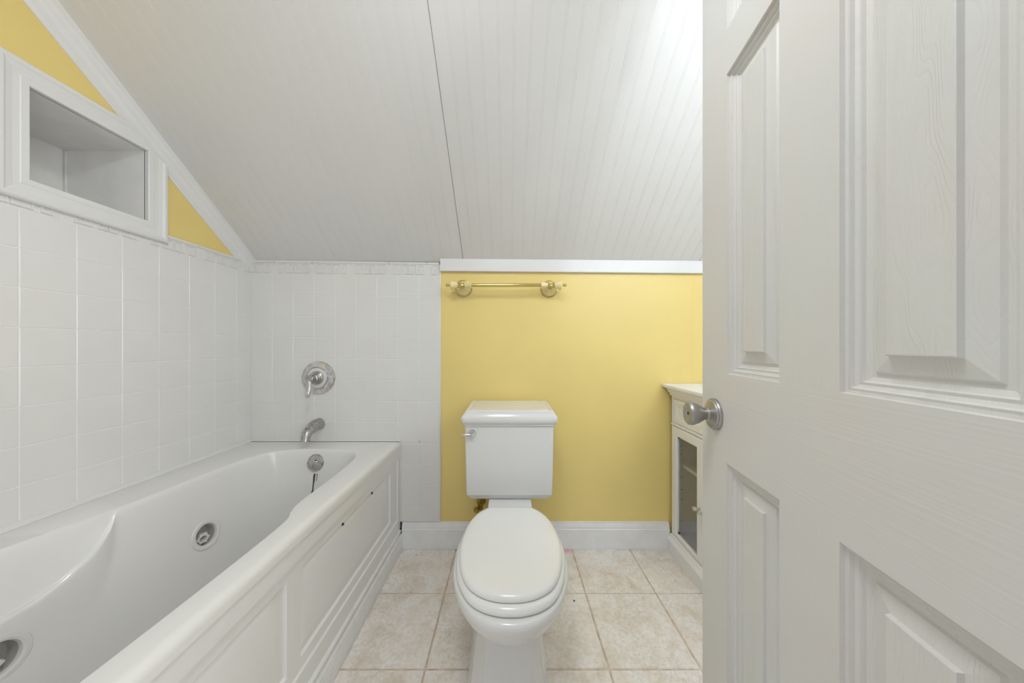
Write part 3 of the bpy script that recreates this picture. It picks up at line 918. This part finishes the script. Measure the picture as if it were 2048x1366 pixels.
# flush handle
hx = TXC - .163
m = MB(); m.lathe([(.0165, -.002), (.0165, .004), (.0145, .007), (.009, .008), (.009, .014), (.0105, .017), (.009, .021), (0, .022)], (hx, 1.2935, .673), (0, -1, 0), 28)
fh = m.build('flush_handle', M['chrome'], wc, smooth=30)
m = MB(); m.tube([(hx, 1.280, .672), (hx - .014, 1.276, .671), (hx - .028, 1.274, .672), (hx - .040, 1.273, .673), (hx - .045, 1.273, .673)], [.008, .0062, .0045, .0055, .0035], 14)
m.build('lever', M['chrome'], fh, smooth=40)

# supply stop behind the tank
vx = -.143
sv2 = thing('stop_valve', 'small tarnished brass stop valve on the wall behind the toilet', 'valve', (vx, YB, .25))
m = MB(); m.lathe([(.024, 0), (.024, .003), (.016, .008), (.008, .009), (.008, .05)], (vx, YB - .0005, .245), (0, -1, 0), 24)
m.lathe([(.013, -.016), (.014, -.012), (.014, .012), (.013, .020)], (vx, YB - .055, .245), (0, 0, 1), 8)
m.build('valve_body', M['oldbrass'], sv2, smooth=30)
m = MB(); m.lathe([(.006, .010), (.006, .022), (.013, .024), (.015, .028), (.015, .034), (.012, .037), (0, .038)], (vx, YB - .055, .243), (-.55, -.8, -.15), 16)
m.build('handle', M['oldbrass'], sv2, smooth=40)
m = MB(); m.tube([(vx, YB - .055, .262), (vx + .002, YB - .055, .29), (vx + .010, YB - .06, .32), (vx + .012, YB - .07, .35), (vx + .006, YB - .09, .3785)], .0055, 12)
m.lathe([(.009, -.003), (.009, .018)], (vx, YB - .055, .262), (0, 0, 1), 6)
m.build('supply_tube', M['oldbrass'], sv2, smooth=40)

# ------------------------------------------------------------------ cabinet
cab = thing('floor_cabinet', 'white cabinet with glass doors between the door and the yellow wall', 'cabinet', (1.1, 1.3, 0))
CX, CXB, CY0, CY1 = .843, XR - .02, 1.045, 1.540
m = MB()
th = .018
m.box(CX + .020, CXB, CY1 - th, CY1, .03, .806)                 # far side
m.box(CX + .020, CXB, CY0, CY0 + th, .03, .806)                 # near side
m.box(CXB - .008, CXB, CY0 + th, CY1 - th, .03, .806)           # back
m.box(CX + .020, CXB - .008, CY0 + th, CY1 - th, .085, .100)    # bottom
m.box(CX + .020, CXB - .008, CY0 + th, CY1 - th, .655, .665)    # under the drawer
# face frame
m.box(CX, CX + .020, CY1 - .012, CY1, .09, .806)
m.box(CX, CX + .020, CY0, CY0 + .012, .09, .806)
m.box(CX, CX + .020, CY0 + .012, CY1 - .012, .786, .806)
m.box(CX, CX + .020, CY0 + .012, CY1 - .012, .648, .662)
m.box(CX - .004, CX, CY0, CY1, .650, .658)
body = m.build('body', M['cabinet'], cab)
m = MB()      # shelf-pin holes in the far side
for z in (.545, .500, .385, .320, .270, .160):
    m.lathe([(.0028, 0), (.0028, .0008), (0, .0008)], (.884, CY1 - th, z), (0, -1, 0), 10)
m.build('pin_holes', M['gap'], body)['kind'] = 'stuff'
m = MB(); m.box(.880, CXB - .01, CY0 + th, CY1 - th, .440, .456, bev=.0015)
m.build('shelf', M['cabinet'], cab)
# top with stepped moulding, running round the front and both ends
m = MB()
def fr(z, o_): return [Vector((CX - o_, CY0 - o_, z)), Vector((CXB, CY0 - o_, z)), Vector((CXB, min(CY1 + o_ * .35, YB - .004), z)), Vector((CX - o_, min(CY1 + o_ * .35, YB - .004), z))]
m.rings([fr(.800, .001), fr(.800, .010), fr(.812, .010), fr(.815, .016), fr(.822, .019), fr(.832, .022), fr(.837, .030), fr(.8405, .034), fr(.8405, .040), fr(.8430, .043), fr(.854, .043), fr(.857, .040), fr(.857, .02)], True, True)
m.build('top', M['cabinet'], cab)
# plinth
m = MB()
m.rings([fr(.001, .022), fr(.060, .022), fr(.066, .018), fr(.074, .010), (fr(.082, .008)), fr(.090, .001), fr(.0905, -.02)], True, True)
m.build('plinth', M['cabinet'], cab)
# drawer front with a recessed panel
def cb3(u, v, d): return (CX - d, u, v)
m = MB()
u0, u1, v0, v1 = CY0 + .014, CY1 - .014, .664, .784
m.nested([(u0, u1, v0, v1, -.012), (u0, u1, v0, v1, -.001), (u0 + .022, u1 - .022, v0 + .028, v1 - .024, -.001), (u0 + .024, u1 - .024, v0 + .030, v1 - .026, -.005), (u0 + .031, u1 - .031, v0 + .036, v1 - .032, -.0025), (u0 + .034, u1 - .034, v0 + .039, v1 - .035, -.006)], cb3)
dr = m.build('drawer', M['cabinet'], cab)
# two glazed doors
DZ0, DZ1 = .094, .645
ymid = (CY0 + CY1) / 2
for (a0, a1, ky, kz) in ((ymid + .0015, CY1 - .006, ymid + .017, .338), (CY0 + .006, ymid - .0015, ymid - .017, .338)):
    m = MB()
    s0, s1, t0, t1 = a0 + .038, a1 - .044, DZ0 + .022, DZ1 - .045
    m.rings([[cb3(u, v, d) for (u, v) in ((a0 + i_, DZ0 + i_), (a1 - i_, DZ0 + i_), (a1 - i_, DZ1 - i_), (a0 + i_, DZ1 - i_))] for (i_, d) in ((0, -.016), (0, .002), (.002, .004))]
            + [[cb3(u, v, d) for (u, v) in ((s0 + i_, t0 + i_), (s1 - i_, t0 + i_), (s1 - i_, t1 - i_), (s0 + i_, t1 - i_))] for (i_, d) in ((-.003, .004), (0, .001), (0, -.016))]
            + [[cb3(u, v, -.016) for (u, v) in ((a0, DZ0), (a1, DZ0), (a1, DZ1), (a0, DZ1))]])
    d_ = m.build('door', M['cabinet'], cab)
    m = MB(); m.box(CX + .007, CX + .010, s0 - .001, s1 + .001, t0 - .001, t1 + .001)
    m.build('glass_pane', M['glass'], d_)
    m = MB(); m.lathe([(.006, 0), (.0055, .004), (.004, .010), (.005, .016), (.0095, .020), (.0105, .025), (.008, .029), (0, .030)], (CX - .004, ky, kz), (-1, 0, 0), 20)
    m.build('knob', M['chrome'], d_, smooth=40)
    for zz in (t0 + .004, t1 - .004):
        m = MB(); yy = s1 - .0015 if a1 > ymid + .1 else s0 + .0015
        m.box(CX + .003, CX + .012, yy - .003, yy + .003, zz - .004, zz + .004)
        m.build('clip', M['gap'], d_)

# ------------------------------------------------------------------ the open door
DU, DH, DT = .577, 2.03, .035
DL = Vector((.4369, .672, .012))                         # latch edge, face towards the camera
du = Vector((-.169, -1, 0)).normalized(); dn = Vector((-1, .169, 0)).normalized()   # along the leaf, out of the face
Md = Matrix(((du.x, -dn.x, 0, DL.x), (du.y, -dn.y, 0, DL.y), (0, 0, 1, DL.z), (0, 0, 0, 1)))
# local: x = distance from latch edge, y = into the leaf (away from the viewer), z up
def dbuild(mb, name, mats, parent=None, smooth=None):
    me_o = mb.build(name, mats, None, smooth)
    if parent is None: me_o.matrix_world = Md
    else: me_o.parent = parent
    return me_o
US = [0, .098, .2375, .3325, .475, DU]
ZS = [0, .235, .813, .985, 1.562, 1.647, 1.915, DH]      # rails and panels in leaf height
m = MB()
def dbox(a0, a1, b0, b1, mi): m.box(a0, a1, 0, DT, b0, b1, mi)
dbox(0, US[1], 0, DH, 0); dbox(US[4], DU, 0, DH, 0)
for (b0, b1) in ((ZS[0], ZS[1]), (ZS[2], ZS[3]), (ZS[4], ZS[5]), (ZS[6], ZS[7])): dbox(US[1], US[4], b0, b1, 1)
for (b0, b1) in ((ZS[1], ZS[2]), (ZS[3], ZS[4]), (ZS[5], ZS[6])): dbox(US[2], US[3], b0, b1, 0)
door = dbuild(m, 'door_1', [M['door_v'], M['door_h']])
struct(door, 'open white six-panel door with embossed wood grain, nearest the camera', 'door')
for (a0, a1) in ((US[1], US[2]), (US[3], US[4])):
    for (b0, b1) in ((ZS[1], ZS[2]), (ZS[3], ZS[4]), (ZS[5], ZS[6])):
        m = MB()
        seq = [(0, 0), (.0008, .0050), (.004, .0055), (.0065, .0050), (.0078, .0088), (.011, .0105), (.014, .0100), (.0155, .0130), (.020, .0150), (.0240, .0150), (.0262, .0125), (.0430, .0092), (.0440, .0045), (.0450, .0040)]
        for side in (0, 1):
            m.nested([(a0 + i_, a1 - i_, b0 + i_, b1 - i_, d) for (i_, d) in seq], (lambda u, v, d: (u, d, v)) if side == 0 else (lambda u, v, d: (u, DT - d, v)))
        p_ = dbuild(m, 'panel', M['door_p'], door)
# knob and rose on the leaf
ku, kz = .0545, .910 - DL.z
m = MB(); m.lathe([(.0325, -.001), (.0325, .004), (.0312, .0062), (.029, .0068), (.0275, .009), (.020, .0125), (.013, .015), (.0125, .017)], (ku, 0, kz), (0, -1, 0), 44)
rose = dbuild(m, 'knob_rose', M['satin'], door, 30)
m = MB(); m.lathe([(.0035, .006), (.0035, .0115), (.001, .012)], (ku + .016, 0, kz - .001), (0, -1, 0), 14)
sc_ = dbuild(m, 'screw', M['chrome'], rose); 
m = MB(); m.lathe([(.0115, .012), (.0125, .016), (.0125, .0185), (.011, .0195), (.0122, .0215), (.0162, .0275), (.0205, .035), (.0236, .0425), (.0245, .0470), (.0240, .0505), (.0215, .0535), (.0180, .0538), (.0155, .0520), (.0035, .0515), (.0030, .048), (0, .048)], (ku, 0, kz), (0, -1, 0), 44)
dbuild(m, 'door_knob', M['satin'], door, 35)
m = MB(); m.lathe([(.0028, .0516), (.0028, .0520), (0, .0520)], (ku, 0, kz), (0, -1, 0), 14)
dbuild(m, 'keyhole', M['gap'], door)
# the same set on the far face
m = MB(); m.lathe([(.0355, 0), (.034, .007), (.022, .014), (.0125, .020), (.0125, .028), (.0215, .046), (.0253, .060), (.0215, .069), (0, .0705)], (ku, DT, kz), (0, 1, 0), 36)
dbuild(m, 'door_knob', M['satin'], door, 35)

# ------------------------------------------------------------------ vanity light on the front wall
vl = thing('vanity_light', 'bar light with white globes on the wall hidden behind the open door', 'light', (.95, YF, 1.78))
m = MB(); m.box(.50, 1.36, YF, YF + .025, 1.74, 1.82, bev=.006)
m.build('back_plate', M['chrome'], vl)
for x in (.58, .83, 1.08, 1.29):
    m = MB(); m.lathe([(.030, .02), (.030, .035), (.020, .045)], (x, YF, 1.78), (0, 1, 0), 24)
    m.build('socket', M['chrome'], vl, smooth=30)
    m = MB()
    m.lathe([(.045 * math.sin(math.pi * i / 16), .083 - .045 * math.cos(math.pi * i / 16)) for i in range(17)], (x, YF, 1.78), (0, 1, 0), 28, cap=False)
    m.build('globe', M['bulb'], vl, smooth=60)

cl = thing('ceiling_light', 'round white ceiling light overhead by the doorway, above the picture', 'light', (-.12, .27, 2.2))
zl = zc(-.12, YTOP)
m = MB(); m.lathe([(.20, 0), (.20, -.02), (.182, -.025)], (-.12, .27, zl), (0, 0, 1), 40)
m.build('light_pan', M['trim'], cl, smooth=30)
m = MB(); m.lathe([(.180, -.025), (.178, -.04), (.16, -.06), (.11, -.075), (.05, -.082), (0, -.083)], (-.12, .27, zl), (0, 0, 1), 40, cap=False)
m.build('light_shade', M['shade'], cl, smooth=60)

# specks of debris lying on the floor
for i, (x, y, r, lab) in enumerate(((.271, 1.232, .0045, 'dark speck of debris on the floor tile right of the toilet'),
                               (-.463, 1.50, .003, 'dark crumb on the floor near the back baseboard, left of the toilet'),
                               (.685, 1.51, .0022, 'tiny dark crumb on the floor beside the cabinet and baseboard'),
                               (.745, 1.335, .0025, 'tiny crumb on the floor in front of the cabinet plinth'))):
    bm = bmesh.new(); bmesh.ops.create_icosphere(bm, subdivisions=2, radius=r)
    for v in bm.verts:
        v.co *= random.uniform(.6, 1.3); v.co.z = abs(v.co.z) * .5
        v.co.x *= .8
    m = MB(); m.bm(bm); bm.free()
    o = m.build('floor_debris', M['debris']); o.location = (x, y, .0003)
    o['label'] = lab; o['category'] = 'debris'; o['group'] = 'crumbs on the floor tiles'
